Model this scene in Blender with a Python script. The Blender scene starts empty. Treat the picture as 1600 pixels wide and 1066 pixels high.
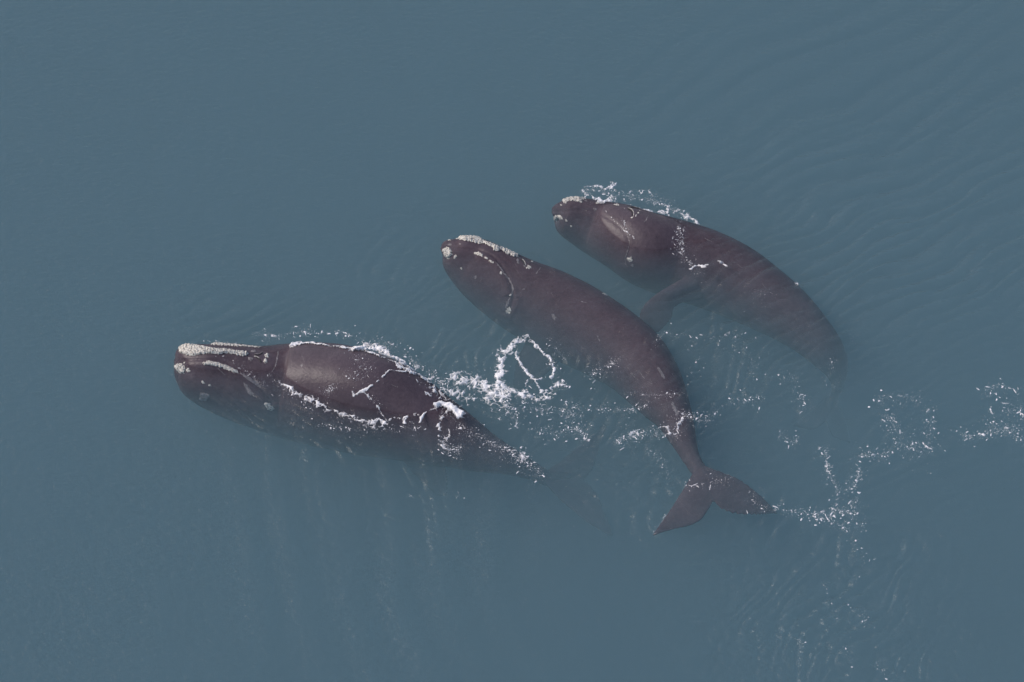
import bpy, bmesh, math, random
import numpy as np
from mathutils import Vector
from mathutils.bvhtree import BVHTree

random.seed(7)
rng = np.random.default_rng(7)
S = bpy.context.scene
COL = S.collection
rad = math.radians

# ------------------------------------------------------------------ camera
TILT = rad(40.0)                 # off the vertical, seen from an aircraft
DIST = 120.0
F = 6000.0                       # focal length in photo pixels (50 px per metre at the origin)
CAM = np.array([0.0, -DIST*math.sin(TILT), DIST*math.cos(TILT)])
RIGHT = np.array([1.0, 0, 0])
UP = np.array([0, math.cos(TILT), math.sin(TILT)])
FWD = np.array([0, math.sin(TILT), -math.cos(TILT)])
cd = bpy.data.cameras.new('camera')
cam = bpy.data.objects.new('camera', cd); COL.objects.link(cam)
cam.location = CAM; cam.rotation_euler = (TILT, 0, 0)
cd.sensor_width = 36.0; cd.lens = 36.0*F/1600.0
cd.clip_start = 1.0; cd.clip_end = 3000.0
S.camera = cam

# ------------------------------------------------------------------ sky, sun, exposure
SUN_EL, SUN_AZ = rad(42), rad(283)     # azimuth clockwise from +Y
w = bpy.data.worlds.new('World'); S.world = w; w.use_nodes = True
nt = w.node_tree; nt.nodes.clear()
sky = nt.nodes.new('ShaderNodeTexSky'); sky.sky_type = 'NISHITA'
sky.sun_disc = False; sky.sun_elevation = SUN_EL; sky.sun_rotation = SUN_AZ
sky.air_density = 1.0; sky.dust_density = 3.0; sky.ozone_density = 1.0
bg = nt.nodes.new('ShaderNodeBackground'); bg.inputs['Strength'].default_value = 0.145
wo = nt.nodes.new('ShaderNodeOutputWorld')
nt.links.new(sky.outputs[0], bg.inputs[0]); nt.links.new(bg.outputs[0], wo.inputs[0])
sl = bpy.data.lights.new('sun', 'SUN'); sl.energy = 1.5; sl.angle = rad(12); sl.color = (1.0, 0.95, 0.9)
sun = bpy.data.objects.new('sun', sl); COL.objects.link(sun)
sd = Vector((math.sin(SUN_AZ)*math.cos(SUN_EL), math.cos(SUN_AZ)*math.cos(SUN_EL), math.sin(SUN_EL)))
sun.rotation_euler = sd.to_track_quat('Z', 'Y').to_euler()
S.view_settings.view_transform = 'Standard'; S.view_settings.look = 'None'
S.view_settings.gamma = 1.0; S.view_settings.use_curve_mapping = False
S.view_settings.exposure = 0.0
S.render.engine = 'CYCLES'
S.cycles.volume_bounces = 6; S.cycles.max_bounces = 10
S.cycles.use_denoising = True
S.cycles.sample_clamp_indirect = 4.0

# ------------------------------------------------------------------ helpers
def ray(px, py):
    d = RIGHT*((px-800)/F) + UP*((533-py)/F) + FWD
    return d/np.linalg.norm(d)
def at(px, py, z=0.0):
    d = ray(px, py); return CAM + d*((z-CAM[2])/d[2])

def hsh(ix, iy, seed):
    n = (ix.astype(np.int64)*374761393 + iy.astype(np.int64)*668265263 + seed*1442695041) & 0x7fffffff
    n = (n ^ (n >> 13))*1274126177 & 0x7fffffff
    n = (n ^ (n >> 16))*2246822519 & 0x7fffffff
    return (n & 0xffffff)/float(0xffffff)
def noise(x, y, seed=0):                  # smooth gradient-free value noise in -1..1
    ix = np.floor(x); iy = np.floor(y); fx = x-ix; fy = y-iy
    ux = fx*fx*fx*(fx*(fx*6-15)+10); uy = fy*fy*fy*(fy*(fy*6-15)+10)
    def g(a, b):
        an = hsh(ix+a, iy+b, seed)*2*np.pi
        return np.cos(an)*(fx-a) + np.sin(an)*(fy-b)
    n0 = g(0, 0)*(1-ux)+g(1, 0)*ux; n1 = g(0, 1)*(1-ux)+g(1, 1)*ux
    return (n0*(1-uy)+n1*uy)*1.5
def fbm(x, y, o=4, seed=0):
    s = 0; a = 0.5
    for k in range(o):
        s = s + a*noise(x*2**k+17.3*k, y*2**k-9.1*k, seed+k); a *= 0.5
    return s
def worley(x, y, seed=0):                 # F1, F2
    ix = np.floor(x); iy = np.floor(y)
    f1 = np.full(x.shape, 9.0); f2 = np.full(x.shape, 9.0)
    for a in (-1, 0, 1):
        for b in (-1, 0, 1):
            cx = ix+a; cy = iy+b
            d = np.hypot(cx+hsh(cx, cy, seed)-x, cy+hsh(cx, cy, seed+91)-y)
            f2 = np.minimum(f2, np.maximum(f1, d)); f1 = np.minimum(f1, d)
    return f1, f2

def mesh_obj(name, V, Fc, mat=None, parent=None, smooth=True):
    me = bpy.data.meshes.new(name)
    V = np.asarray(V, dtype=np.float32)
    if isinstance(Fc, np.ndarray):
        n, k = Fc.shape
        me.vertices.add(len(V)); me.vertices.foreach_set('co', V.ravel())
        me.loops.add(n*k); me.loops.foreach_set('vertex_index', Fc.ravel().astype(np.int32))
        me.polygons.add(n)
        me.polygons.foreach_set('loop_start', np.arange(0, n*k, k, dtype=np.int32))
        me.update(calc_edges=True); me.validate()
    else:
        me.from_pydata(V.tolist(), [], Fc); me.update()
    if smooth: me.polygons.foreach_set('use_smooth', np.ones(len(me.polygons), dtype=bool))
    o = bpy.data.objects.new(name, me); COL.objects.link(o)
    if mat: me.materials.append(mat)
    if parent: o.parent = parent
    return o

def mat_new(name):
    m = bpy.data.materials.new(name); m.use_nodes = True
    t = m.node_tree; t.nodes.clear()
    out = t.nodes.new('ShaderNodeOutputMaterial')
    return m, t, out
def N(t, kind, **kw):
    n = t.nodes.new(kind)
    for k, v in kw.items():
        if k in n.inputs: n.inputs[k].default_value = v
        else: setattr(n, k, v)
    return n
def ramp(t, a, b, ca, cb):
    r = t.nodes.new('ShaderNodeValToRGB')
    r.color_ramp.elements[0].position = a; r.color_ramp.elements[1].position = b
    r.color_ramp.elements[0].color = (*ca, 1); r.color_ramp.elements[1].color = (*cb, 1)
    return r

# ------------------------------------------------------------------ materials
def skin_material():
    m, t, out = mat_new('whale_skin')
    tc = N(t, 'ShaderNodeTexCoord')
    n1 = N(t, 'ShaderNodeTexNoise', Scale=0.9, Detail=6.0, Roughness=0.6)
    n2 = N(t, 'ShaderNodeTexNoise', Scale=9.0, Detail=8.0, Roughness=0.7)
    t.links.new(tc.outputs['Object'], n1.inputs['Vector']); t.links.new(tc.outputs['Object'], n2.inputs['Vector'])
    mx = N(t, 'ShaderNodeMath', operation='MULTIPLY_ADD'); mx.inputs[1].default_value = 0.55; 
    t.links.new(n2.outputs[0], mx.inputs[0])
    hf = N(t, 'ShaderNodeMath', operation='MULTIPLY'); hf.inputs[1].default_value = 0.45
    t.links.new(n1.outputs[0], hf.inputs[0]); t.links.new(hf.outputs[0], mx.inputs[2])
    r = ramp(t, 0.36, 0.66, (0.062, 0.045, 0.056), (0.108, 0.082, 0.097))
    t.links.new(mx.outputs[0], r.inputs[0])
    b = N(t, 'ShaderNodeBsdfPrincipled', Roughness=0.34)
    b.inputs['Specular IOR Level'].default_value = 0.45
    t.links.new(r.outputs[0], b.inputs['Base Color'])
    n3 = N(t, 'ShaderNodeTexNoise', Scale=14.0, Detail=6.0, Roughness=0.65)
    t.links.new(tc.outputs['Object'], n3.inputs['Vector'])
    bp = N(t, 'ShaderNodeBump', Strength=0.4, Distance=0.04)
    t.links.new(n3.outputs[0], bp.inputs['Height']); t.links.new(bp.outputs[0], b.inputs['Normal'])
    rr = N(t, 'ShaderNodeMapRange'); rr.inputs['To Min'].default_value = 0.22; rr.inputs['To Max'].default_value = 0.44
    # skin lies against water below the sea's surface: hardly any difference in refractive index, so hardly any gloss
    geo = N(t, 'ShaderNodeNewGeometry'); sx = N(t, 'ShaderNodeSeparateXYZ'); sp = N(t, 'ShaderNodeMapRange')
    sp.inputs['From Min'].default_value = 0.0; sp.inputs['From Max'].default_value = 0.04
    sp.inputs['To Min'].default_value = 0.02; sp.inputs['To Max'].default_value = 0.30
    t.links.new(geo.outputs['Position'], sx.inputs[0]); t.links.new(sx.outputs['Z'], sp.inputs['Value'])
    t.links.new(sp.outputs[0], b.inputs['Specular IOR Level'])
    t.links.new(n2.outputs[0], rr.inputs['Value']); t.links.new(rr.outputs[0], b.inputs['Roughness'])
    t.links.new(b.outputs[0], out.inputs[0])
    return m
def crust_material(name, dark, light, sc=26.0, lo=0.34, hi=0.52):
    m, t, out = mat_new(name)
    tc = N(t, 'ShaderNodeTexCoord')
    n1 = N(t, 'ShaderNodeTexNoise', Scale=sc, Detail=5.0, Roughness=0.65)
    t.links.new(tc.outputs['Object'], n1.inputs['Vector'])
    r = ramp(t, lo, hi, dark, light)
    t.links.new(n1.outputs[0], r.inputs[0])
    b = N(t, 'ShaderNodeBsdfPrincipled', Roughness=0.7)
    t.links.new(r.outputs[0], b.inputs['Base Color'])
    bp = N(t, 'ShaderNodeBump', Strength=0.6, Distance=0.03)
    t.links.new(n1.outputs[0], bp.inputs['Height']); t.links.new(bp.outputs[0], b.inputs['Normal'])
    t.links.new(b.outputs[0], out.inputs[0])
    return m
def foam_material():
    m, t, out = mat_new('sea_foam')
    at_ = N(t, 'ShaderNodeAttribute', attribute_name='thick')
    b = N(t, 'ShaderNodeBsdfPrincipled', Roughness=0.6)
    b.inputs['Base Color'].default_value = (0.90, 0.87, 0.88, 1)
    tr = N(t, 'ShaderNodeBsdfTransparent')
    mx = N(t, 'ShaderNodeMixShader')
    t.links.new(at_.outputs['Fac'], mx.inputs[0]); t.links.new(tr.outputs[0], mx.inputs[1]); t.links.new(b.outputs[0], mx.inputs[2])
    t.links.new(mx.outputs[0], out.inputs[0])
    return m
def water_material():
    m, t, out = mat_new('sea_water')
    tc = N(t, 'ShaderNodeTexCoord')
    mp = N(t, 'ShaderNodeMapping'); mp.inputs['Rotation'].default_value = (0, 0, rad(-35)); mp.inputs['Scale'].default_value = (1.0, 2.0, 1.0)
    mp.vector_type = 'POINT'
    mp.inputs['Rotation'].default_value = (0, 0, rad(58))
    t.links.new(tc.outputs['Object'], mp.inputs['Vector'])
    n1 = N(t, 'ShaderNodeTexNoise', Scale=3.2, Detail=3.0, Roughness=0.6)
    t.links.new(mp.outputs[0], n1.inputs['Vector'])
    bp = N(t, 'ShaderNodeBump', Strength=0.58, Distance=0.16)
    t.links.new(n1.outputs[0], bp.inputs['Height'])
    geo = N(t, 'ShaderNodeNewGeometry')
    ior = N(t, 'ShaderNodeMapRange'); ior.inputs['To Min'].default_value = 1.333; ior.inputs['To Max'].default_value = 1/1.333
    t.links.new(geo.outputs['Backfacing'], ior.inputs['Value'])
    fr = N(t, 'ShaderNodeFresnel')
    t.links.new(ior.outputs[0], fr.inputs['IOR']); t.links.new(bp.outputs[0], fr.inputs['Normal'])
    gl = N(t, 'ShaderNodeBsdfGlossy', Roughness=0.25)
    t.links.new(bp.outputs[0], gl.inputs['Normal'])
    tr = N(t, 'ShaderNodeBsdfTransparent')
    mx = N(t, 'ShaderNodeMixShader')
    t.links.new(fr.outputs[0], mx.inputs[0]); t.links.new(tr.outputs[0], mx.inputs[1]); t.links.new(gl.outputs[0], mx.inputs[2])
    t.links.new(mx.outputs[0], out.inputs['Surface'])
    vs = N(t, 'ShaderNodeVolumeScatter', Density=1.0); vs.inputs['Color'].default_value = (0.097, 0.146, 0.165, 1)
    va = N(t, 'ShaderNodeVolumeAbsorption', Density=1.0); va.inputs['Color'].default_value = (1-0.165, 1-0.118, 1-0.099, 1)
    ad = N(t, 'ShaderNodeAddShader')
    t.links.new(vs.outputs[0], ad.inputs[0]); t.links.new(va.outputs[0], ad.inputs[1])
    t.links.new(ad.outputs[0], out.inputs['Volume'])
    return m
SKIN = skin_material()
CRUST = crust_material('callosity_crust', (0.10, 0.08, 0.075), (0.66, 0.62, 0.56), sc=21.0, lo=0.37, hi=0.52)
PALE = crust_material('pale_skin', (0.10, 0.085, 0.09), (0.27, 0.24, 0.25), sc=14.0, lo=0.35, hi=0.65)
DARK = crust_material('dark_slit', (0.015, 0.012, 0.013), (0.03, 0.025, 0.027))
FOAM = foam_material()
WATER = water_material()

# ------------------------------------------------------------------ sea surface
def packet(x, y, px, py, rx, ry, ang, lam, amp, seed, warp=0.5):
    c = at(px, py); dx = x-c[0]; dy = y-c[1]
    m = np.exp(-((dx/rx)**2 + (dy/ry)**2))
    a = rad(ang)                                      # direction of travel
    u = dx*math.cos(a)+dy*math.sin(a); v = -dx*math.sin(a)+dy*math.cos(a)
    u = u + warp*lam*2*noise(u/lam/3+seed, v/lam/5, seed) + 0.5*warp*lam*noise(u/lam, v/lam/2, seed+5)
    s = np.sin(2*np.pi*u/lam)
    if lam < 1.6: s = s+0.28*np.sin(4*np.pi*u/lam+0.9)+0.1*np.sin(6*np.pi*u/lam+1.7)
    return (2.6 if lam < 1.6 else 3.8)*amp*m*s*(0.45+0.75*np.clip(0.5+noise(u/lam/1.5, v/lam/4, seed+11), 0, 1))
def ring(x, y, px, py, r0, wid, lam, amp, seed):
    c = at(px, py); d = np.hypot(x-c[0], y-c[1]); th = np.arctan2(y-c[1], x-c[0])
    m = np.exp(-((d-r0)/wid)**2)*np.clip(0.3+1.3*noise(np.cos(th)*2+seed, np.sin(th)*2, seed), 0, 1)
    return 3.4*amp*m*np.sin(2*np.pi*(d+0.25*noise(x/1.2, y/1.2, seed+3))/lam)
PACKETS = [
    # px, py, rx, ry, travel angle, wavelength, amplitude, seed, warp
    (600, 880, 8, 6, 8, 3.0, 0.0075, 1, 0.9),
    (640, 790, 5, 4, 6, 1.3, 0.0030, 21, 1.1),
    (1350, 130, 8, 6, 128, 1.15, 0.016, 2, 0.4),
    (1420, 330, 5, 4, 122, 0.75, 0.030, 3, 0.55),
    (1400, 420, 4.5, 2.8, 124, 0.52, 0.030, 4, 0.5),
    (1180, 480, 3.5, 2.0, 122, 0.55, 0.022, 5, 0.6),
    (1150, 570, 3.0, 2.6, 155, 0.60, 0.013, 6, 0.8),
    (1270, 540, 2.0, 1.8, 130, 0.36, 0.010, 7, 0.4),
    (1300, 950, 3.0, 4.0, 150, 0.50, 0.015, 8, 0.9),
    (1330, 1010, 3.0, 2.5, 130, 0.30, 0.010, 9, 0.9),
    (1400, 680, 4.0, 2.6, 120, 0.60, 0.014, 10, 0.8),
    (960, 660, 3.5, 2.4, 130, 0.42, 0.012, 12, 0.8),
    (600, 745, 3.0, 1.8, 15, 0.8, 0.0050, 13, 0.9),
    (420, 505, 2.4, 1.2, 125, 0.55, 0.016, 14, 0.5),
    (730, 540, 1.8, 1.6, 150, 0.5, 0.008, 15, 0.8),
    (440, 640, 2.2, 1.2, 60, 0.38, 0.009, 16, 0.7),
    (860, 600, 2.2, 1.6, 150, 0.35, 0.008, 17, 0.6),
    (690, 720, 1.0, 1.4, 5, 0.5, 0.0045, 18, 0.7),
    (690, 500, 2.2, 1.6, 135, 0.5, 0.011, 22, 0.7),
    (960, 740, 2.6, 2.0, 70, 0.4, 0.007, 23, 0.7),
    (1080, 480, 1.6, 1.0, 110, 0.5, 0.014, 24, 0.5),
    (520, 690, 2.4, 1.0, 70, 0.42, 0.009, 25, 0.8),
    (1300, 1000, 4.0, 3.0, 40, 0.35, 0.006, 26, 0.9),
]
RINGS = [(1110, 790, 2.0, 1.2, 0.55, 0.010, 31), (825, 575, 1.6, 0.7, 0.35, 0.010, 32),
         (1150, 700, 2.4, 0.8, 0.6, 0.010, 33), (720, 450, 2.6, 1.0, 0.5, 0.006, 34), (1350, 870, 1.6, 1.2, 0.6, 0.010, 35)]
def sea(x, y):
    h = 0.03*fbm(x/5.0, y/5.0, 3, 60)
    h = h + 0.010*fbm((x*0.55+y*0.83)/0.9, (x*0.83-y*0.55)/2.6, 3, 70)
    for p in PACKETS: h = h + packet(x, y, *p)
    for r in RINGS: h = h + ring(x, y, *r)
    return h

def axis(lo, hi, step, far):
    mid = np.arange(lo, hi+step/2, step)
    g = [step]
    ext = []
    p = 0.0
    while p < far: g.append(g[-1]*1.35); p += g[-1]; ext.append(p)
    ext = np.array(ext)
    return np.concatenate([(lo-ext)[::-1], mid, hi+ext])
gx = axis(-18.5, 18.5, 0.05, 900); gy = axis(-16.5, 17.5, 0.05, 900)
X, Y = np.meshgrid(gx, gy)
Z = sea(X, Y)
ZGRID = Z
fade = np.clip((60-np.hypot(X, Y))/30, 0, 1); Z = Z*fade
nx, ny = len(gx), len(gy)
i00 = int(np.argmin(np.abs(gx+18.5))); j00 = int(np.argmin(np.abs(gy+16.5)))
def seaz(x, y):                          # height of the built sheet
    u = np.clip((x+18.5)/0.05+i00, 0, nx-2); v = np.clip((y+16.5)/0.05+j00, 0, ny-2)
    i = np.floor(u).astype(int); j = np.floor(v).astype(int); fu = u-i; fv = v-j
    return (ZGRID[j, i]*(1-fu)+ZGRID[j, i+1]*fu)*(1-fv)+(ZGRID[j+1, i]*(1-fu)+ZGRID[j+1, i+1]*fu)*fv
def sea1(x, y): return float(seaz(np.float64(x), np.float64(y)))
V = np.stack([X, Y, Z], -1).reshape(-1, 3)
I = np.arange(nx*ny).reshape(ny, nx)
top = np.stack([I[:-1, :-1], I[:-1, 1:], I[1:, 1:], I[1:, :-1]], -1).reshape(-1, 4)
per = np.concatenate([I[0, :], I[1:, -1], I[-1, -2::-1], I[-2:0:-1, 0]])
n0 = len(V); m0 = len(per)
Vb = V[per].copy(); Vb[:, 2] = -30.0
V = np.concatenate([V, Vb, [[0, 0, -30.0]]])
ar = np.arange(m0)
sides = np.stack([per, n0+ar, n0+(ar+1) % m0, np.roll(per, -1)], -1)
tri = np.stack([n0+(ar+1) % m0, n0+ar, np.full(m0, n0+m0)], -1)
Vl = V
water = mesh_obj('sea_water', Vl, [*map(tuple, []),] if False else np.concatenate([top, sides]), WATER)
bm = bmesh.new(); bm.from_mesh(water.data); bm.verts.ensure_lookup_table()
for a, b_, c in tri.tolist(): bm.faces.new((bm.verts[a], bm.verts[b_], bm.verts[c])).smooth = False
bm.to_mesh(water.data); bm.free()
water['kind'] = 'structure'; water['label'] = 'calm grey blue sea with faint ripples'

# ------------------------------------------------------------------ whale bodies
def spline(P, n):
    P = np.asarray(P, float)
    d = np.r_[0, np.cumsum(np.maximum(np.linalg.norm(np.diff(P[:, :2], axis=0), axis=1), 1e-6)**0.5)]
    t = np.linspace(0, d[-1], n); k = len(P)
    m = np.zeros_like(P)
    m[1:-1] = (P[2:]-P[:-2])/(d[2:]-d[:-2])[:, None]
    m[0] = (P[1]-P[0])/(d[1]-d[0]); m[-1] = (P[-1]-P[-2])/(d[-1]-d[-2])
    i = np.clip(np.searchsorted(d, t, 'right')-1, 0, k-2)
    h = (d[i+1]-d[i]); s = ((t-d[i])/h)[:, None]; h = h[:, None]
    return (2*s**3-3*s**2+1)*P[i] + (s**3-2*s**2+s)*h*m[i] + (-2*s**3+3*s**2)*P[i+1] + (s**3-s**2)*h*m[i+1]

def loft_body(st, roll, hump=0.0):
    """st: rows of upper px, upper py, lower px, lower py, height of the back over the sea"""
    rows = []
    for ux, uy, lx, ly, zt in st:
        cx, cy = (ux+lx)/2, (uy+ly)/2
        R = math.hypot(ux-lx, uy-ly)/2/50.0
        zc = zt-R
        c = at(cx, cy, zc); R = R*np.linalg.norm(c-CAM)/DIST
        rows.append([*at(cx, cy, zt-R), R])
    P = spline(rows, 190)
    C = P[:, :3]; R = np.maximum(P[:, 3], 0.03)
    T = np.gradient(C, axis=0); T /= np.linalg.norm(T, axis=1)[:, None]
    n = len(C); K = 84
    V = []; 
    ts = np.linspace(0, 1, n)
    ang = np.linspace(0, 2*np.pi, K, endpoint=False)
    for i in range(n):
        up = np.array([0, 0, 1.0]); up -= T[i]*up.dot(T[i]); up /= np.linalg.norm(up)
        sd_ = np.cross(T[i], up)
        r_ = np.interp(ts[i], [0, 0.35, 0.7, 1], roll)*math.pi/180
        if sd_[1] < 0: sd_ = -sd_                          # side away from the camera
        dors = up*math.cos(r_)+sd_*math.sin(r_); late = sd_*math.cos(r_)-up*math.sin(r_)
        # cross-section: rostrum ridge on the head, slim keel at the tail stock
        head = np.exp(-((ts[i]-0.12)/0.12)**2); tail = np.clip((ts[i]-0.75)/0.2, 0, 1)
        psi = np.abs((ang+np.pi) % (2*np.pi)-np.pi)
        f = 1 + 0.05*head*np.exp(-(psi/0.35)**2) - 0.07*head*np.exp(-((psi-0.8)/0.25)**2) + 0.02*head*np.exp(-((psi-1.4)/0.35)**2)
        f = f + hump/R[i]*np.exp(-(abs(ts[i]-0.50)/0.19)**2.2)*np.exp(-(psi/0.72)**4)     # the arched back that stands out of the sea
        V.append(C[i] + R[i]*(np.cos(ang)*f)[:, None]*dors + R[i]*(np.sin(ang)*f)[:, None]*late)
    V = np.concatenate(V); 
    V = np.concatenate([V, [C[0]-T[0]*R[0]*0.6], [C[-1]+T[-1]*R[-1]*0.6]])
    Fc = []
    for i in range(n-1):
        for j in range(K):
            a = i*K+j; b = i*K+(j+1) % K
            Fc.append((a, b, b+K, a+K))
    for j in range(K):
        Fc.append((n*K, (j+1) % K, j)); Fc.append((n*K+1, (n-1)*K+j, (n-1)*K+(j+1) % K))
    return V, Fc

def plate(lead, trail, th0, th1):
    """closed tapering blade between a leading and a trailing edge (world points)"""
    L = spline(lead, 40); T = spline(trail, 40); M = 22
    V = []; n = len(L)
    for i in range(n):
        th = th0+(th1-th0)*(i/(n-1))
        ch = T[i]-L[i]
        sp = L[min(i+1, n-1)]-L[max(i-1, 0)] + T[min(i+1, n-1)]-T[max(i-1, 0)]
        nn = np.cross(ch, sp); nn /= (np.linalg.norm(nn)+1e-9)
        if nn[2] < 0: nn = -nn
        for j in range(M):
            a = 2*np.pi*j/M
            s = 0.5-0.5*math.cos(a); hgt = math.sin(a)*(0.35+0.65*math.sin(math.pi*s**0.6))
            V.append(L[i]+ch*s+nn*th*0.5*hgt)
    Fc = []
    for i in range(n-1):
        for j in range(M):
            a = i*M+j; b = i*M+(j+1) % M
            Fc.append((a, b, b+M, a+M))
    Fc.append(tuple(range(M))[::-1]); Fc.append(tuple((n-1)*M+j for j in range(M)))
    return np.array(V), Fc
def px3(rows): return [at(*r) for r in rows]

def make_body(parent, pieces, mouth, lip=1.0):
    V = []; Fc = []; o = 0
    for v, f in pieces:
        V.append(v); Fc += [tuple(k+o for k in q) for q in f]; o += len(v)
    ob = mesh_obj('body', np.concatenate(V), Fc)
    bm = bmesh.new(); bm.from_mesh(ob.data); bmesh.ops.recalc_face_normals(bm, faces=bm.faces); bm.to_mesh(ob.data); bm.free()
    md = ob.modifiers.new('r', 'REMESH'); md.mode = 'VOXEL'; md.voxel_size = 0.036
    sm = ob.modifiers.new('s', 'SMOOTH'); sm.iterations = 9; sm.factor = 0.5
    me = bpy.data.meshes.new_from_object(ob.evaluated_get(bpy.context.evaluated_depsgraph_get()))
    ob.modifiers.clear(); old = ob.data; ob.data = me; bpy.data.meshes.remove(old); me.name = 'body'
    nv = len(me.vertices)
    co = np.zeros(nv*3, np.float32); me.vertices.foreach_get('co', co); co = co.reshape(-1, 3).astype(float)
    no = np.zeros(nv*3, np.float32); me.vertices.foreach_get('normal', no); no = no.reshape(-1, 3)
    # soft folds and blubber unevenness, then the mouth groove with a swollen lip below it
    co += no*(0.018*fbm(co[:, 0]*1.1+co[:, 2], co[:, 1]*1.1-co[:, 2], 4, 40))[:, None]
    bv = BVHTree.FromPolygons([Vector(c) for c in co], [tuple(p.vertices) for p in me.polygons])
    pts = []
    mp = spline(np.array(mouth, float), 120)
    for p in mp:
        h = bv.ray_cast(Vector(CAM), Vector(ray(*p)))
        if h[0]: pts.append(np.array(h[0]))
    pts = np.array(pts)
    c0 = pts.mean(0); near = np.where(np.linalg.norm(co-c0, axis=1) < 4.0)[0]
    dd = np.full(len(near), 9.0); kk = np.zeros(len(near), int)
    for i, p in enumerate(pts):
        e = np.linalg.norm(co[near]-p, axis=1); q = e < dd; dd[q] = e[q]; kk[q] = i
    below = ((pts[kk]-co[near])@UP) > 0
    disp = -0.03*np.exp(-(dd/0.05)**2) + np.where(below, 0.028, -0.01)*np.exp(-((dd-0.17)/0.12)**2)
    co[near] += no[near]*(lip*disp)[:, None]
    me.vertices.foreach_set('co', co.astype(np.float32).ravel()); me.update()
    me.polygons.foreach_set('use_smooth', np.ones(len(me.polygons), dtype=bool))
    me.materials.clear(); me.materials.append(SKIN)
    ob.parent = parent
    bv = BVHTree.FromPolygons([Vector(c) for c in co], [tuple(p.vertices) for p in me.polygons])
    return ob, bv

def inside(poly, x, y):
    c = np.zeros(x.shape, bool); n = len(poly)
    for i in range(n):
        x0, y0 = poly[i]; x1, y1 = poly[(i+1) % n]
        if y0 == y1: continue
        k = ((y0 > y) != (y1 > y)) & (x < (x1-x0)*(y-y0)/(y1-y0)+x0)
        c ^= k
    return c
def edge_dist(poly, x, y):
    d = np.full(x.shape, 1e9); n = len(poly)
    for i in range(n):
        a = np.array(poly[i]); b = np.array(poly[(i+1) % n]); ab = b-a
        s = np.clip(((x-a[0])*ab[0]+(y-a[1])*ab[1])/(ab@ab+1e-9), 0, 1)
        d = np.minimum(d, np.hypot(x-a[0]-s*ab[0], y-a[1]-s*ab[1]))
    return d
CNT = [0]
def patch(parent, bv, name, poly, mat, thick=0.05, rough=1.0, step=0.7, jag=1.2):
    """a crust that grows on the skin: outline on the animal, own relief and thickness"""
    poly = np.array(poly, float); CNT[0] += 1
    x0, y0 = poly.min(0)-2; x1, y1 = poly.max(0)+2
    gx = np.arange(x0, x1, step); gy = np.arange(y0, y1, step)
    if len(gx) < 3 or len(gy) < 3: return None
    X, Y = np.meshgrid(gx, gy)
    jx = jag*noise(X/3.0, Y/3.0, 200+CNT[0]); jy = jag*noise(X/3.0, Y/3.0, 300+CNT[0])
    ins = inside(poly.tolist(), X+jx, Y+jy); ed = edge_dist(poly.tolist(), X+jx, Y+jy)
    f1, f2 = worley(X/2.6, Y/2.6, 400+CNT[0])
    idx = -np.ones(X.shape, int); V = []; Vb = []
    for j, i in zip(*np.where(ins)):
        h = bv.ray_cast(Vector(CAM), Vector(ray(X[j, i], Y[j, i])))
        if h[0] is None: continue
        t = thick*min(1.0, ed[j, i]/2.2)*(1-rough*0.55*min(1, f1[j, i])) + 0.004
        idx[j, i] = len(V); V.append(np.array(h[0])+np.array(h[1])*t)
    if len(V) < 4: return None
    V = np.array(V); Fc = []
    for j in range(len(gy)-1):
        for i in range(len(gx)-1):
            q = (idx[j, i], idx[j+1, i], idx[j+1, i+1], idx[j, i+1])
            if min(q) < 0: 
                q = tuple(k for k in q if k >= 0)
                if len(q) < 3: continue
            P = V[list(q)]
            if np.ptp(P, axis=0).max() < 0.25: Fc.append(q)
    if not Fc: return None
    o = mesh_obj(name, V, Fc, mat, parent)
    return o
def strip(pts, w0, w1=None):
    p = spline(np.array(pts, float), max(8, len(pts)*5)); w1 = w0 if w1 is None else w1
    t = np.gradient(p, axis=0); t /= np.linalg.norm(t, axis=1)[:, None]+1e-9
    n = np.stack([-t[:, 1], t[:, 0]], -1); k = np.linspace(0, 1, len(p))
    w = ((w0+(w1-w0)*k)*np.minimum(1, 4*np.minimum(k, 1-k)+0.35)/2)[:, None]
    return np.concatenate([p+n*w, (p-n*w)[::-1]])
def blob(cx, cy, rx, ry=None, rot=0):
    ry = rx if ry is None else ry; a = np.linspace(0, 2*np.pi, 14, endpoint=False); r = rad(rot)
    k = 1+0.15*rng.standard_normal(14)
    x = np.cos(a)*rx*k; y = np.sin(a)*ry*k
    return np.stack([cx+x*math.cos(r)-y*math.sin(r), cy+x*math.sin(r)+y*math.cos(r)], -1)
def zm(ox, oy, pts, k=5.33): return [(ox+a/k, oy+b/k) for a, b in pts]

GROUP = 'right whales swimming together at the surface'
def whale(label, loc):
    e = bpy.data.objects.new('right_whale', None); COL.objects.link(e)
    e['label'] = label; e['category'] = 'whale'; e['group'] = GROUP
    return e
BVS = []
def finish(e, first):
    """move the Empty to the animal and keep its parts where they stand"""
    e.location = first
    for ch in e.children: ch.location = (-first[0], -first[1], -first[2])

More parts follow.
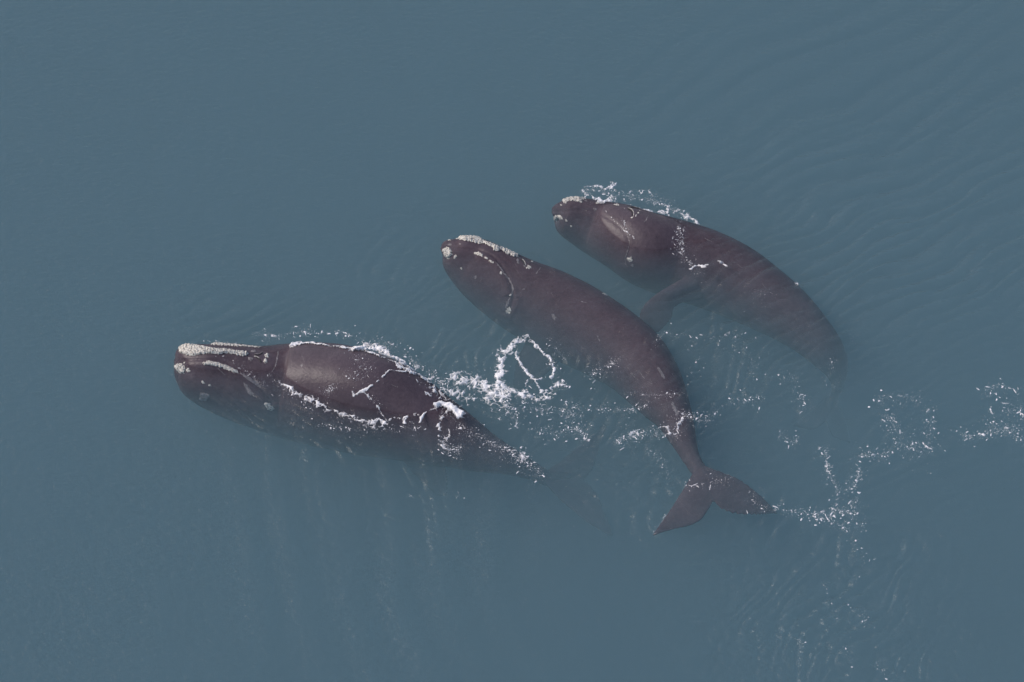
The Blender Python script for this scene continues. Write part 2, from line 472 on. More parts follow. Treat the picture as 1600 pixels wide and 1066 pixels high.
# --- whale with its back out of the water
e1 = whale('dark whale lowest of the three, its shiny wet back and snout out of the water', None)
st1 = [(278, 556, 276, 574, -0.46), (284, 541, 280, 588, -0.14), (296, 533, 292, 605, 0.10), (320, 531, 315, 630, 0.24), (360, 533, 349, 650, 0.16),
       (410, 539, 392, 668, 0.06), (460, 538, 437, 684, 0.00), (520, 541, 493, 698, 0.22), (580, 554, 548, 709, 0.34),
       (635, 577, 603, 718, 0.20), (680, 608, 652, 726, 0.0), (720, 640, 701, 732, -0.22), (760, 672, 745, 738, -0.62),
       (800, 700, 790, 742, -1.0), (835, 722, 828, 750, -1.6), (862, 738, 856, 760, -2.3), (882, 745, 878, 758, -2.75)]
p1 = [loft_body(st1, [5, 5, 0, 0], 0.26),
      plate(px3([(850, 738, -2.2), (880, 716, -2.9), (912, 690, -3.0), (942, 664, -3.5)]), px3([(912, 752, -3.0), (926, 735, -3.1), (938, 702, -3.1), (948, 668, -3.5)]), 0.34, 0.09),
      plate(px3([(850, 755, -2.2), (880, 786, -2.6), (915, 815, -2.9), (953, 838, -3.2)]), px3([(912, 748, -3.0), (932, 770, -3.1), (948, 805, -3.0), (960, 838, -3.2)]), 0.34, 0.09),
      plate(px3([(610, 690, -2.2), (640, 735, -2.9), (678, 772, -3.8)]), px3([(680, 690, -2.2), (700, 740, -2.9), (700, 776, -3.8)]), 0.35, 0.1)]
b1, bv1 = make_body(e1, p1, [(273, 562), (290, 563), (320, 562), (350, 567), (385, 584), (405, 604), (425, 630)])
BVS.append(bv1)
z1 = lambda *p: zm(250, 500, p)
for P, th in [(z1((155,235),(170,207),(210,202),(260,203),(350,218),(450,237),(560,240),(640,255),(720,262),(738,280),(720,302),(690,305),(640,293),(560,280),(500,290),(450,282),(350,288),(290,300),(220,295),(165,275)), 0.09),
              (z1((172,195),(200,172),(265,172),(275,192),(220,200)), 0.05),
              (z1((350,187),(420,178),(520,190),(650,203),(780,215),(850,222),(840,233),(740,227),(600,221),(460,211),(380,202)), 0.05),
              (z1((118,375),(150,363),(190,362),(215,392),(208,450),(170,447),(130,415)), 0.07),
              (z1((345,357),(400,337),(470,348),(560,378),(640,418),(662,448),(600,436),(520,402),(440,380),(370,378)), 0.06)]:
    patch(e1, bv1, 'callosity', P, CRUST, th)
for c in [(305+25-95, 422, 18, 22), (357, 521, 16, 17), (415, 548, 13), (890, 296, 19, 22), (877, 341, 19, 22), (205, 357, 9), (302, 181, 12, 8)]:
    q = np.array(c, float); patch(e1, bv1, 'callosity', blob(250+q[0]/5.33, 500+q[1]/5.33, *(q[2:]/5.33)), CRUST, 0.035)
patch(e1, bv1, 'pale_patch', blob(250+370/5.33, 500+640/5.33, 9, 7, 20), PALE, 0.03)
patch(e1, bv1, 'callosity', blob(250+912/5.33, 500+722/5.33, 9, 5.5, 40), CRUST, 0.05)
patch(e1, bv1, 'pale_patch', z1((655,440),(700,450),(760,480),(820,515),(855,580),(800,545),(720,495)), PALE, 0.015, 0.3)
patch(e1, bv1, 'pale_patch', z1((690,510),(730,545),(780,610),(790,645),(740,620),(705,560)), PALE, 0.012, 0.3)
patch(e1, bv1, 'pale_patch', blob(250+757/5.33, 500+326/5.33, 5, 3.2, 10), PALE, 0.02, 0.3)
patch(e1, bv1, 'pale_patch', blob(250+780/5.33, 500+262/5.33, 4, 2.2, 0), PALE, 0.02, 0.3)
patch(e1, bv1, 'blowhole', strip(z1((785,288),(825,290),(860,270)), 2.6), DARK, 0.03, 0.2, 0.5, 0.3)
patch(e1, bv1, 'blowhole', strip(z1((790,305),(825,325),(845,360)), 2.6), DARK, 0.03, 0.2, 0.5, 0.3)
patch(e1, bv1, 'blowhole_rim', strip(z1((785,281),(825,283),(858,262)), 1.6), PALE, 0.03, 0.2, 0.5, 0.3)
patch(e1, bv1, 'blowhole_rim', strip(z1((782,300),(820,316),(840,348)), 1.8), CRUST, 0.03, 0.2, 0.5, 0.3)
patch(e1, bv1, 'scar', strip(z1((985,255),(975,325),(962,380),(940,420),(920,448)), 2.8, 1.6), PALE, 0.008, 0.3, 0.6)
patch(e1, bv1, 'scar', strip(z1((470,390),(510,430),(545,458)), 1.3), PALE, 0.006, 0.3, 0.5)
patch(e1, bv1, 'scar', blob(250+1182/5.33, 500+380/5.33, 2.6, 2.6), PALE, 0.004, 0.3, 0.5)

# --- whale in the middle, just under the surface
e2 = whale('whale between the two others, lying just under the surface with its tail flukes spread', None)
st2 = [(696, 384, 694, 392, -0.36), (700, 374, 696, 400, -0.10), (718, 366, 704, 425, 0.12), (750, 370, 727, 456, 0.10), (790, 387, 758, 487, 0.03),
       (830, 405, 795, 516, -0.05), (880, 424, 838, 544, -0.08), (930, 450, 880, 568, -0.09), (975, 479, 920, 588, -0.10), (1015, 512, 957, 608, -0.1),
       (1043, 550, 983, 630, -0.12), (1062, 590, 1005, 650, -0.15), (1077, 632, 1028, 668, -0.26), (1086, 672, 1046, 690, -0.35),
       (1093, 708, 1064, 716, -0.5), (1105, 735, 1083, 743, -0.62), (1116, 757, 1098, 763, -0.72), (1119, 768, 1110, 771, -0.78)]
p2 = [loft_body(st2, [22, 18, 8, 0]),
      plate(px3([(1092, 722, -0.72), (1080, 742, -0.72), (1060, 775, -0.72), (1036, 811, -0.74), (1019, 836, -0.76)]), px3([(1116, 782, -0.75), (1108, 798, -0.74), (1092, 818, -0.74), (1052, 828, -0.76), (1022, 838, -0.78)]), 0.30, 0.08),
      plate(px3([(1090, 722, -0.72), (1122, 735, -0.75), (1155, 748, -0.85), (1188, 773, -1.0), (1213, 800, -1.3)]), px3([(1114, 780, -0.75), (1124, 794, -0.78), (1148, 804, -0.88), (1184, 806, -1.02), (1215, 803, -1.3)]), 0.30, 0.08),
      plate(px3([(830, 520, -2.0), (808, 560, -2.7), (800, 600, -3.6)]), px3([(890, 550, -2.0), (850, 590, -2.7), (812, 612, -3.6)]), 0.32, 0.1)]
b2, bv2 = make_body(e2, p2, [(694, 387), (715, 388), (735, 390), (755, 393), (775, 405), (790, 425), (800, 450), (801, 470), (793, 490)])
BVS.append(bv2)
z2 = lambda *p: zm(650, 340, p)
patch(e2, bv2, 'callosity', z2((322,152),(345,138),(380,132),(430,140),(500,155),(560,188),(640,218),(690,240),(790,278),(850,308),(857,330),(810,330),(740,292),(695,268),(688,284),(645,280),(636,250),(560,220),(510,220),(430,198),(370,188),(328,178)), CRUST, 0.09)
patch(e2, bv2, 'callosity', blob(650+263/5.33, 340+292/5.33, 8.2, 8.8), CRUST, 0.07)
patch(e2, bv2, 'callosity', z2((478,292),(520,285),(560,308),(558,328),(520,317),(485,308)), CRUST, 0.05)
for c in [(325, 327, 15, 15, 0), (278, 187, 11, 9, 0), (585, 335, 17, 11, 30), (627, 369, 26, 12, 30), (380, 422, 12, 14, 0), (710, 465, 11, 15, 0), (940, 415, 20, 18, 0), (970, 365, 11, 9, 0),
          (268, 340, 12, 8, 0), (771, 775, 25, 30, 0), (1575, 640, 22, 11, 20), (785, 645, 9, 11, 0)]:
    patch(e2, bv2, 'callosity', blob(650+c[0]/5.33, 340+c[1]/5.33, c[2]/5.33, c[3]/5.33, c[4]), CRUST, 0.03)
for c in [(280, 228, 22, 10, 15), (497, 498, 17, 14, 0), (850, 365, 13, 28, -10), (905, 402, 11, 12, 0), (1150, 830, 15, 26, -35), (895, 597, 14, 9, 0), (368, 222, 12, 8, 0)]:
    patch(e2, bv2, 'pale_patch', blob(650+c[0]/5.33, 340+c[1]/5.33, c[2]/5.33, c[3]/5.33, c[4]), PALE, 0.01, 0.3)
patch(e2, bv2, 'lip_scar', strip(z2((655,365),(700,415),(745,480),(785,530),(806,590),(795,645),(765,705),(745,750)), 2.2, 2.6), PALE, 0.015, 0.3, 0.6)
patch(e2, bv2, 'lip_scar', strip(z2((770,690),(757,730),(752,760)), 5), PALE, 0.015, 0.3, 0.6)
patch(e2, bv2, 'blowhole_rim', strip(z2((882,343),(905,370),(915,400)), 1.8), CRUST, 0.03, 0.2, 0.5, 0.3)
patch(e2, bv2, 'blowhole', strip(z2((873,350),(895,375),(904,400)), 2.2), DARK, 0.03, 0.2, 0.5, 0.3)
patch(e2, bv2, 'scar', strip(z2((1042,408),(1018,445),(990,482)), 1.4), PALE, 0.008, 0.3, 0.5)
patch(e2, bv2, 'pale_patch', strip([(1027, 574), (1033, 582), (1038, 592)], 4), PALE, 0.006, 0.3, 0.6)
patch(e2, bv2, 'pale_patch', strip([(1050, 628), (1055, 640), (1060, 648)], 5), PALE, 0.006, 0.3, 0.6)

# --- whale farthest from the camera
e3 = whale('whale highest in the picture, its smooth shoulder out of the water beside white wash', None)
st3 = [(867, 330, 865, 339, -0.42), (872, 317, 869, 349, -0.20), (886, 307, 880, 366, -0.02), (915, 308, 905, 385, -0.05), (946, 313, 931, 403, -0.04), (990, 321, 965, 425, 0.27),
       (1030, 334, 998, 448, 0.31), (1080, 348, 1040, 464, 0.05), (1130, 365, 1085, 478, -0.03), (1178, 391, 1130, 495, -0.14), (1218, 422, 1172, 513, -0.28),
       (1252, 453, 1212, 532, -0.45), (1283, 490, 1248, 553, -0.75), (1308, 527, 1276, 575, -1.2), (1320, 562, 1292, 590, -2.0), (1318, 598, 1300, 606, -2.9), (1306, 630, 1294, 632, -4.1)]
p3 = [loft_body(st3, [14, 10, 0, 0]),
      plate(px3([(1296, 615, -4.3), (1270, 640, -4.8), (1240, 662, -5.4)]), px3([(1296, 655, -4.4), (1272, 672, -4.9), (1240, 668, -5.45)]), 0.28, 0.1),
      plate(px3([(1300, 615, -4.3), (1320, 650, -4.8), (1330, 690, -5.4)]), px3([(1290, 655, -4.4), (1300, 682, -4.9), (1328, 694, -5.45)]), 0.28, 0.1),
      plate(px3([(1120, 424, -0.85), (1080, 430, -0.65), (1040, 449, -0.70), (1006, 475, -1.0), (994, 505, -1.4)]), px3([(1128, 462, -1.2), (1085, 470, -1.2), (1056, 480, -1.2), (1048, 502, -1.4), (1020, 530, -1.7)]), 0.42, 0.12)]
b3, bv3 = make_body(e3, p3, [(864, 331), (885, 330), (915, 328), (940, 335), (965, 352), (980, 370), (983, 390), (976, 412)], 0.4)
BVS.append(bv3)
z3 = lambda *p: zm(840, 270, p)
patch(e3, bv3, 'callosity', z3((198,222),(215,200),(250,194),(320,198),(400,207),(420,216),(372,228),(378,244),(345,252),(312,236),(262,238),(235,262),(208,246)), CRUST, 0.07)
patch(e3, bv3, 'callosity', z3((128,378),(150,347),(188,350),(214,372),(210,394),(172,382),(165,412),(140,398)), CRUST, 0.06)
for c in [(240, 398, 12, 12, 0), (281, 446, 12, 12, 0), (405, 318, 8, 7, 0), (850, 317, 12, 8, 0), (838, 337, 9, 8, 0), (820, 358, 13, 9, -40), (655, 268, 25, 13, 0), (505, 250, 25, 14, 10), (772, 720, 27, 22, 0),
          (785, 375, 10, 8, 0), (197, 270, 10, 7, 0)]:
    patch(e3, bv3, 'callosity', blob(840+c[0]/5.33, 270+c[1]/5.33, c[2]/5.33, c[3]/5.33, c[4]), CRUST, 0.03)
for c in [(475, 303, 18, 12, 20), (790, 770, 16, 12, 0), (400, 232, 14, 8, 0)]:
    patch(e3, bv3, 'pale_patch', blob(840+c[0]/5.33, 270+c[1]/5.33, c[2]/5.33, c[3]/5.33, c[4]), PALE, 0.01, 0.3)
patch(e3, bv3, 'lip_scar', strip(z3((715,465),(750,520),(764,590),(745,665),(730,710),(735,760),(775,800)), 1.6), PALE, 0.015, 0.3, 0.6)
patch(e3, bv3, 'blowhole_rim', strip(z3((750,290),(790,310),(800,345),(795,372)), 1.5), CRUST, 0.03, 0.2, 0.5, 0.3)
patch(e3, bv3, 'blowhole', strip(z3((742,298),(778,318),(788,345),(783,365)), 2.2), DARK, 0.03, 0.2, 0.5, 0.3)
patch(e3, bv3, 'blowhole', strip(z3((765,285),(810,292),(850,298)), 2.0), DARK, 0.03, 0.2, 0.5, 0.3)
patch(e3, bv3, 'scar', strip(z3((925,350),(910,385),(885,418)), 1.6), PALE, 0.008, 0.3, 0.5)
patch(e3, bv3, 'callosity', blob(1300, 603, 5, 4), CRUST, 0.03)
for e, bv, L in ((e2, bv2, [[(998, 578), (1004, 588), (1008, 594)], [(985, 580), (992, 590), (998, 594)], [(1012, 596), (1020, 601)], [(905, 470), (918, 474)], [(860, 455), (866, 466)], [(930, 520), (938, 534)]]),
                 (e3, bv3, [[(1150, 410), (1160, 420)], [(1100, 372), (1112, 378)], [(1190, 440), (1196, 452)]]),
                 (e1, bv1, [[(560, 572), (568, 580)], [(508, 583), (513, 587)], [(610, 600), (622, 606)], [(470, 552), (476, 566)]])):
    for q in L: patch(e, bv, 'scar', strip(q, 1.1), PALE, 0.006, 0.3, 0.5)
for e, p in ((e1, at(480, 640, -1.2)), (e2, at(890, 500, -1.0)), (e3, at(1080, 420, -1.0))): finish(e, p)

# ------------------------------------------------------------------ foam
def surf(px, py):
    """where the line of sight through a photo pixel meets a whale above the sea, or the sea"""
    d = ray(px, py); p = at(px, py, 0.0)
    for _ in range(3): p = at(px, py, sea1(p[0], p[1]))
    best = np.linalg.norm(p-CAM); hit = p
    for bv in BVS:
        h = bv.ray_cast(Vector(CAM), Vector(d), best)
        if h[0] is not None and h[3] < best: best = h[3]; hit = np.array(h[0])
    return hit
def ground(x, y):
    z = seaz(x, y)
    for i in range(len(x)):
        for bv in BVS:
            h = bv.ray_cast(Vector((x[i], y[i], 5)), Vector((0, 0, -1)), 5.6)
            if h[0] is not None and h[0].z > z[i]: z[i] = h[0].z
    return z
GS = 0.019
def foam(name, label, cat, strokes, flecks, seed, cell=0.24):
    Vs = []; Fs = []; Th = []; off = 0
    D = {}
    x0, y0, W, H = -19.0, -17.0, int(38/GS), int(36/GS)
    dens = np.zeros((H, W), np.float32); lift = np.zeros((H, W), np.float32)
    for pts, wpx, stg, lf in strokes:
        P = np.array([surf(*p)[:2] for p in spline(np.array(pts, float), max(4, len(pts)*3))])
        wd = wpx/50.0*(1.35 if wpx < 6 else 1.1); pad = wd*2.4
        i0 = max(0, int((P[:, 0].min()-pad-x0)/GS)); i1 = min(W, int((P[:, 0].max()+pad-x0)/GS)+2)
        j0 = max(0, int((P[:, 1].min()-pad-y0)/GS)); j1 = min(H, int((P[:, 1].max()+pad-y0)/GS)+2)
        if i1 <= i0 or j1 <= j0: continue
        xx = x0+GS*np.arange(i0, i1); yy = y0+GS*np.arange(j0, j1); Xs, Ys = np.meshgrid(xx, yy)
        wx = Xs+0.10*noise(Xs/0.25, Ys/0.25, seed)+0.12*noise(Xs/0.9, Ys/0.9, seed+1)
        wy = Ys+0.10*noise(Xs/0.25, Ys/0.25, seed+2)+0.12*noise(Xs/0.9, Ys/0.9, seed+3)
        if wd < 0.06: wx = Xs+0.03*noise(Xs/0.15, Ys/0.15, seed); wy = Ys+0.03*noise(Xs/0.15, Ys/0.15, seed+2)
        dd = np.full(Xs.shape, 1e9)
        for a, b in zip(P[:-1], P[1:]):
            ab = b-a; s = np.clip(((wx-a[0])*ab[0]+(wy-a[1])*ab[1])/(ab@ab+1e-9), 0, 1)
            dd = np.minimum(dd, np.hypot(wx-a[0]-s*ab[0], wy-a[1]-s*ab[1]))
        g = stg*(0.75*np.exp(-(dd/wd)**2)+0.25*np.exp(-(dd/(2.1*wd))**2))
        sub = dens[j0:j1, i0:i1]; q = g > sub; sub[q] = g[q]
        sl_ = lift[j0:j1, i0:i1]; sl_[q] = (lf*np.exp(-(dd/wd)**2))[q]
    J, I = np.where(dens > 0.06)
    if len(J):
        x = x0+GS*I; y = y0+GS*J
        wx = x+0.10*noise(x/0.3, y/0.3, seed+7); wy = y+0.10*noise(x/0.3, y/0.3, seed+8)
        f1, f2 = worley(wx/cell, wy/cell, seed); g1, g2 = worley(wx/cell/0.42, wy/cell/0.42, seed+4)
        L = np.maximum(np.clip(1-(f2-f1)*3.0, 0, 1), 0.88*np.clip(1-(g2-g1)*2.2, 0, 1))
        M = fbm(x/0.24, y/0.24, 3, seed+9) + 0.5*noise(x/0.8, y/0.8, seed+19)
        d = dens[J, I]
        v = 1.15*d - 0.95*(1-L)*(1.5-d) - 0.30 + 0.68*M + 0.09*noise(x/0.09, y/0.09, seed+10) + 0.06*noise(x/0.045, y/0.045, seed+13)
        keep = v > -0.09
        idx = -np.ones((H, W), np.int64); J = J[keep]; I = I[keep]; x = x[keep]; y = y[keep]; v = v[keep]
        idx[J, I] = np.arange(len(J))
        z = ground(x, y)+0.012+np.clip(v, 0, 0.6)*0.05 + lift[J, I]*(0.25+0.6*np.clip(0.5+fbm(x/0.22, y/0.22, 3, seed+12), 0, 1))*np.clip(v*3, 0, 1)
        a = idx[J, I]; 
        okj = (J < H-1) & (I < W-1); J = J[okj]; I = I[okj]; a = a[okj]
        q = np.stack([a, idx[J, I+1], idx[J+1, I+1], idx[J+1, I]], -1); q = q[(q >= 0).all(1)]
        Vs.append(np.stack([x, y, z], -1)); Fs.append(q); Th.append(np.clip(0.04+(v+0.09)*1.5, 0, 1)); off = len(x)
    # flecks: single bubbles rafts scattered round a line
    fv = []; ff = []; ft = []
    fr = np.random.default_rng(seed)
    for pts, spread, count, size in flecks:
        P = spline(np.array(pts, float), 60)
        clump = fr.random(40)
        for _ in range(int(count*4)):
            k = int(clump[fr.integers(40)]*59) if fr.random() < 0.6 else fr.integers(60)
            c = P[k]+fr.standard_normal(2)*spread*(0.35 if fr.random() < 0.5 else 1.0)
            h = surf(*c); s = size/50.0*(0.26+0.34*fr.pareto(2.1)); s = min(s, size/50*2.8)
            m = 8; el = 0.6+2.6*fr.random()**2; an = fr.random()*6.28
            rr = s*(0.6+0.6*fr.random(m)); aa = np.arange(m)/m*6.283
            ux = rr*np.cos(aa)*el; uy = rr*np.sin(aa)/max(el, 0.7)
            xs = h[0]+ux*math.cos(an)-uy*math.sin(an); ys = h[1]+ux*math.sin(an)+uy*math.cos(an)
            b = off+len(fv)
            for q in range(m): fv.append((xs[q], ys[q], h[2]+0.008)); ft.append(0.75)
            fv.append((h[0], h[1], h[2]+0.012+0.35*s)); ft.append(1.0)
            for q in range(m): ff.append((b+q, b+(q+1) % m, b+m, b+m))
    if fv:
        Vs.append(np.array(fv)); Th.append(np.array(ft))
    V = np.concatenate(Vs)
    faces = np.concatenate(Fs) if Fs else np.zeros((0, 4), int)
    fl = [tuple(f) for f in faces.tolist()]+[f[:3] for f in ff]
    o = mesh_obj(name, V, fl, FOAM)
    at_ = o.data.attributes.new('thick', 'FLOAT', 'POINT'); at_.data.foreach_set('value', np.concatenate(Th).astype(np.float32))
    o['kind'] = 'stuff'; o['label'] = label; o['category'] = cat
    return o

foam('back_wash', 'white breaking wash along the far side of the lowest whale', 'foam',
     [([(455,541),(480,537),(520,540),(560,547),(600,559),(632,577)], 3.4, 0.85, 0.05),
      ([(300,533),(340,534),(390,538)], 1.2, 0.55, 0.0),
      ([(560,546),(578,545),(600,550),(620,563),(640,577)], 9.5, 0.95, 0.16),
      ([(590,538),(606,548),(625,560)], 10, 0.60, 0.10),
      ([(628,578),(650,586),(668,596),(680,608)], 4.5, 0.8, 0.08),
      ([(640,570),(655,575),(690,605)], 12, 0.42, 0.05),
      ([(672,600),(690,618),(694,632),(684,640)], 4.5, 0.75, 0.08),
      ([(650,595),(665,610),(680,622)], 2.5, 0.6, 0.02),
      ([(686,634),(700,632),(708,642),(716,653)], 5.0, 1.25, 0.14), ([(700,634),(715,624),(726,612)], 2.2, 0.75, 0.05), ([(700,640),(690,655),(684,668)], 2.0, 0.75, 0.03), ([(712,640),(724,634),(734,632)], 2.2, 0.6, 0.04),
      ([(655,662),(662,648),(676,640),(690,635)], 2.0, 0.9, 0.02),
      ([(690,645),(686,665),(684,682),(692,695),(702,702)], 3, 0.62, 0.02),
      ([(700,650),(703,668),(700,690)], 3, 0.5, 0.02)],
     [([(395,522),(430,525),(470,520),(520,520),(560,527)], 7, 130, 0.7),
      ([(560,535),(610,540),(660,575),(690,600)], 9, 120, 0.7),
      ([(690,690),(700,700),(720,705)], 8, 90, 0.7)], 11)
foam('flank_wash_and_glints', 'white foam line along the near waterline of the lowest whale, with painted glints of runoff by its head', 'foam',
     [([(446,603),(460,612),(475,620),(495,630)], 4.6, 0.80, 0.03), ([(495,630),(530,648),(570,658),(606,663)], 3.6, 0.80, 0.03),
      ([(470,622),(520,650),(580,666),(610,668)], 4.5, 0.5, 0.0),
      ([(604,663),(620,658),(635,652),(633,660)], 2.4, 0.8, 0.02),
      ([(635,650),(660,648),(690,642)], 2.0, 0.5, 0.0),
      ([(425,588),(440,600),(455,608)], 1.2, 0.6, 0.0),
      ([(330,555),(350,560),(375,575),(405,600),(430,617)], 2.4, 0.36, 0.0)],  # faint white stroke stands in for glints on water running off the head
     [([(500,665),(560,672),(620,670),(660,668)], 7, 110, 0.6), ([(420,585),(450,612),(500,650)], 7, 70, 0.5),
      ([(340,555),(380,575),(420,610)], 6, 50, 0.45)], 12)
foam('back_streaks', 'thin white runnels of water crossing the wet back of the lowest whale', 'foam',
     [([(648,580),(625,581),(608,579),(600,588),(588,597),(575,607),(565,612),(553,619)], 1.5, 0.9, 0.0),
      ([(566,611),(575,620),(587,632),(597,648),(607,661)], 1.1, 0.68, 0.0),
      ([(515,605),(522,601),(540,601),(545,606),(553,617)], 1.0, 0.66, 0.0),
      ([(512,634),(513,620),(520,606)], 1.0, 0.55, 0.0)],
     [([(555,560),(575,575),(560,590),(545,585)], 12, 90, 0.5), ([(505,615),(515,610),(525,606)], 7, 70, 0.4), ([(580,620),(595,640)], 7, 30, 0.4)], 13)
foam('lace_foam', 'lacy white foam drifting behind the lowest whale', 'foam',
     [([(700,592),(730,598),(760,605),(790,615)], 16, 0.74, 0.03), ([(690,610),(730,622),(770,626),(800,640)], 15, 0.62, 0.02), ([(785,632),(820,640),(870,636)], 8, 0.42, 0.0), ([(760,640),(790,660),(805,668)], 6, 0.45, 0.0), ([(715,585),(735,590)],10,0.5,0.03),
      ([(720,640),(760,650),(800,665)], 8, 0.3, 0.0)],
     [([(715,665),(760,690),(800,708),(848,745)], 9, 170, 0.8), ([(690,600),(740,600),(790,625)], 14, 160, 0.6),
      ([(770,640),(800,650),(810,665)], 8, 60, 0.6), ([(830,672),(880,678)], 10, 50, 0.6), ([(815,712),(818,718)], 3, 20, 1.6)], 14)
foam('foam_ring', 'broken ring of white foam beside the middle whale', 'foam',
     [([(822,529),(806,537),(790,546),(783,558)], 6.0, 0.90, 0.03), ([(788,548),(783,560),(781,575),(779,590)], 8.0, 0.84, 0.02),
      ([(780,590),(785,601),(795,609),(812,617)], 5.0, 0.98, 0.02), ([(808,614),(830,621),(845,624),(860,620)], 5.0, 0.82, 0.02),
      ([(822,528),(828,537),(838,541),(850,551),(858,563),(863,576),(860,587)], 3.0, 0.84, 0.02),
      ([(807,545),(812,560),(818,577),(824,588),(835,595),(848,590),(860,587)], 2.8, 0.84, 0.02),
      ([(795,552),(805,547),(812,552)], 6, 0.66, 0.0), ([(836,597),(843,606),(852,613)], 3.0, 0.72, 0.0), ([(826,592),(822,604),(826,618)], 1.8, 0.6, 0.0),
      ([(840,604),(852,610),(862,606),(872,600)], 3.6, 0.85, 0.02), ([(856,620),(861,610),(870,612)], 4.5, 0.8, 0.03)],
     [([(780,545),(778,580),(790,610),(840,628)], 6, 90, 0.6), ([(860,560),(872,590),(880,605)], 6, 30, 0.7), ([(870,600),(890,604)], 4, 25, 0.9),
      ([(780,620),(800,640),(860,640)], 9, 80, 0.6)], 15)
foam('wake_foam', 'specks of foam trailing across the middle whale toward its tail stock', 'foam',
     [([(1010,674),(1025,668),(1042,670),(1055,674),(1064,665),(1072,655)], 2.6, 0.66, 0.02), ([(1036,664),(1045,670),(1044,682)], 3.2, 0.6, 0.02),
      ([(888,672),(900,668),(912,667)], 2.6, 0.48, 0.0), ([(985,682),(1000,676),(1012,680)], 2.4, 0.5, 0.0)],
     [([(880,632),(940,640),(990,640),(1010,632)], 5, 100, 0.6), ([(925,590),(940,578),(970,560)], 8, 70, 0.6), ([(870,640),(900,650)], 10, 60, 0.6),
      ([(885,670),(905,672),(920,690)], 8, 90, 0.7), ([(960,690),(1000,680),(1060,680)], 8, 130, 0.7), ([(975,615),(1030,618),(1060,615)], 4, 40, 0.6), ([(800,640),(900,650),(1000,650),(1100,650)], 28, 110, 0.4),
      ([(1060,645),(1100,655),(1120,640)], 7, 60, 0.7), ([(1010,700),(1030,720),(1045,740)], 9, 50, 0.5), ([(1070,760),(1100,758)], 4, 14, 0.7), ([(860,535),(880,560)], 9, 30, 0.5),
      ([(1020,540),(1040,520),(1060,530)], 6, 24, 0.6)], 16)
foam('fluke_foam', 'specks of foam over the spread tail flukes', 'foam', [],
     [([(1115,755),(1130,750),(1145,748)], 6, 16, 0.7), ([(1183,765),(1180,785),(1200,795)], 8, 22, 0.7), ([(1210,795),(1250,800),(1280,805)], 6, 40, 0.8),
      ([(1100,735),(1130,760)], 10, 20, 0.4), ([(1020,834),(1040,805)], 2, 16, 0.5)], 17)
foam('shoulder_wash_and_rim', 'white wash and spray behind the shoulder of the highest whale, with the bright rim of its waterline painted in', 'foam',
     [([(912,300),(922,308),(935,315),(950,317),(965,316)], 3.2, 0.85, 0.03), ([(914,297),(926,293),(940,291)], 3.5, 0.7, 0.04), ([(945,296),(952,290),(960,296),(967,304)], 4.0, 0.72, 0.06),
      ([(945,316),(963,312)], 4.0, 0.8, 0.04),
      ([(968,301),(985,299),(1000,296),(1004,302)], 3.4, 0.5, 0.03), ([(1015,299),(1030,308),(1042,314)], 3.4, 0.45, 0.02),
      ([(985,318),(1000,324),(1020,332),(1040,337)], 3.0, 0.72, 0.03), ([(1040,332),(1055,333),(1070,341),(1082,349)], 4.2, 0.68, 0.05), ([(1050,328),(1065,328),(1078,340)], 5, 0.4, 0.03),
      ([(1070,352),(1069,365),(1067,380),(1068,395)], 2.2, 0.5, 0.0),
      ([(941,316),(948,332),(960,346),(985,368),(1010,385),(1030,393)], 0.8, 0.62, 0.0), ([(1047,397),(1049,380),(1056,362),(1066,350)], 0.8, 0.55, 0.0),  # bright rim of the water film round the shoulder, painted as thin white strokes
      ([(1082,422),(1090,419),(1098,420)], 3.0, 0.85, 0.02), ([(1122,409),(1130,412),(1132,416)], 2.0, 0.7, 0.01), ([(1062,410),(1072,410)], 1.4, 0.55, 0.0)],
     [([(912,298),(940,300),(965,308)], 7, 80, 0.6), ([(970,305),(1000,310),(1040,322),(1070,340)], 9, 170, 0.6), ([(1060,355),(1062,380),(1066,400)], 7, 110, 0.45),
      ([(973,345),(982,360)], 3, 25, 0.4), ([(1243,442),(1247,444)], 2, 5, 1.2), ([(1170,458),(1215,460)], 10, 20, 0.4), ([(1070,405),(1100,430)], 8, 25, 0.5)], 18)
foam('drifting_foam', 'scattered white specks of foam between the two upper whales', 'foam', [],
     [([(1030,520),(1075,525),(1130,524),(1155,520)], 7.5, 37, 0.56), ([(1080,530),(1090,560),(1075,585)], 10.5, 25, 0.48), ([(1155,525),(1175,570),(1180,605)], 9.0, 37, 0.48),
      ([(1140,635),(1165,625),(1195,622)], 7.5, 37, 0.72), ([(1205,588),(1240,592),(1245,608)], 9.0, 25, 0.56), ([(1238,612),(1252,620),(1262,645)], 9.0, 31, 0.64), ([(1285,600),(1298,580),(1300,560)], 9.0, 25, 0.48),
      ([(1050,655),(1090,655),(1110,660)], 9.0, 28, 0.72), ([(1220,675),(1235,690),(1245,688)], 9.0, 31, 0.72), ([(1125,530),(1165,560)], 21.0, 31, 0.32), ([(1325,530),(1350,520)], 9.0, 5, 0.48)], 19)
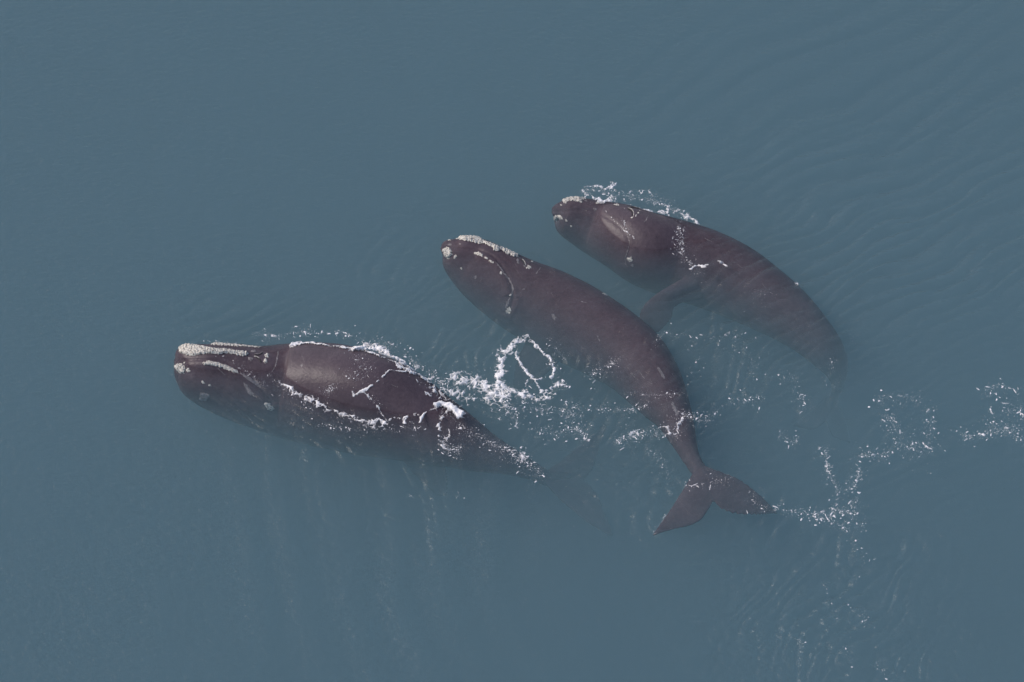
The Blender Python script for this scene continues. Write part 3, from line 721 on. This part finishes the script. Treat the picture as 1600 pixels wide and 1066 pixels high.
foam('foam_trail', 'curling trail of foam flecks on open water near the edge of the picture', 'foam',
     [([(1290,722),(1293,735),(1297,742)], 2.2, 0.7, 0.01), ([(1288,705),(1292,697),(1310,693)], 2.2, 0.42, 0.0), ([(1338,710),(1355,716),(1375,711)], 2.4, 0.5, 0.0),
      ([(1286,805),(1300,798),(1308,793)], 3.2, 0.5, 0.0), ([(1551,632),(1548,640),(1551,648)], 2.0, 0.8, 0.01), ([(1529,679),(1536,680)], 1.8, 0.8, 0.01), ([(1595,645),(1598,655)], 3, 0.6, 0.0)],
     [([(1290,700),(1292,720),(1296,740),(1306,760),(1308,780),(1300,800)], 7.5, 90, 0.72), ([(1268,805),(1290,812),(1310,800),(1330,805)], 9.0, 80, 0.80), ([(1310,820),(1325,830)], 7.5, 18, 0.72),
      ([(1330,745),(1342,735),(1335,760),(1320,765)], 7.5, 40, 0.72), ([(1335,710),(1375,712),(1390,708)], 9.0, 54, 0.72), ([(1340,780),(1330,800),(1350,830)], 10.5, 50, 0.72),
      ([(1372,625),(1390,620),(1425,622),(1445,640)], 9.0, 50, 0.72), ([(1375,650),(1395,660),(1405,680)], 10.5, 59, 0.64), ([(1400,690),(1430,700),(1460,698)], 15.0, 109, 0.64), ([(1450,640),(1455,680)], 12.0, 40, 0.56),
      ([(1500,680),(1520,682),(1560,672),(1600,668)], 7.5, 80, 0.72), ([(1545,665),(1570,670),(1598,690)], 12.0, 80, 0.64), ([(1532,620),(1560,605),(1590,612)], 10.5, 45, 0.72), ([(1560,640),(1600,640)], 13.5, 40, 0.72)], 20)
foam('flecks_and_glints', 'tiny white foam flecks and painted sun glints on rippled water in the lower corner of the picture', 'foam', [],  # includes sun glints on the water, modelled as white foam flecks
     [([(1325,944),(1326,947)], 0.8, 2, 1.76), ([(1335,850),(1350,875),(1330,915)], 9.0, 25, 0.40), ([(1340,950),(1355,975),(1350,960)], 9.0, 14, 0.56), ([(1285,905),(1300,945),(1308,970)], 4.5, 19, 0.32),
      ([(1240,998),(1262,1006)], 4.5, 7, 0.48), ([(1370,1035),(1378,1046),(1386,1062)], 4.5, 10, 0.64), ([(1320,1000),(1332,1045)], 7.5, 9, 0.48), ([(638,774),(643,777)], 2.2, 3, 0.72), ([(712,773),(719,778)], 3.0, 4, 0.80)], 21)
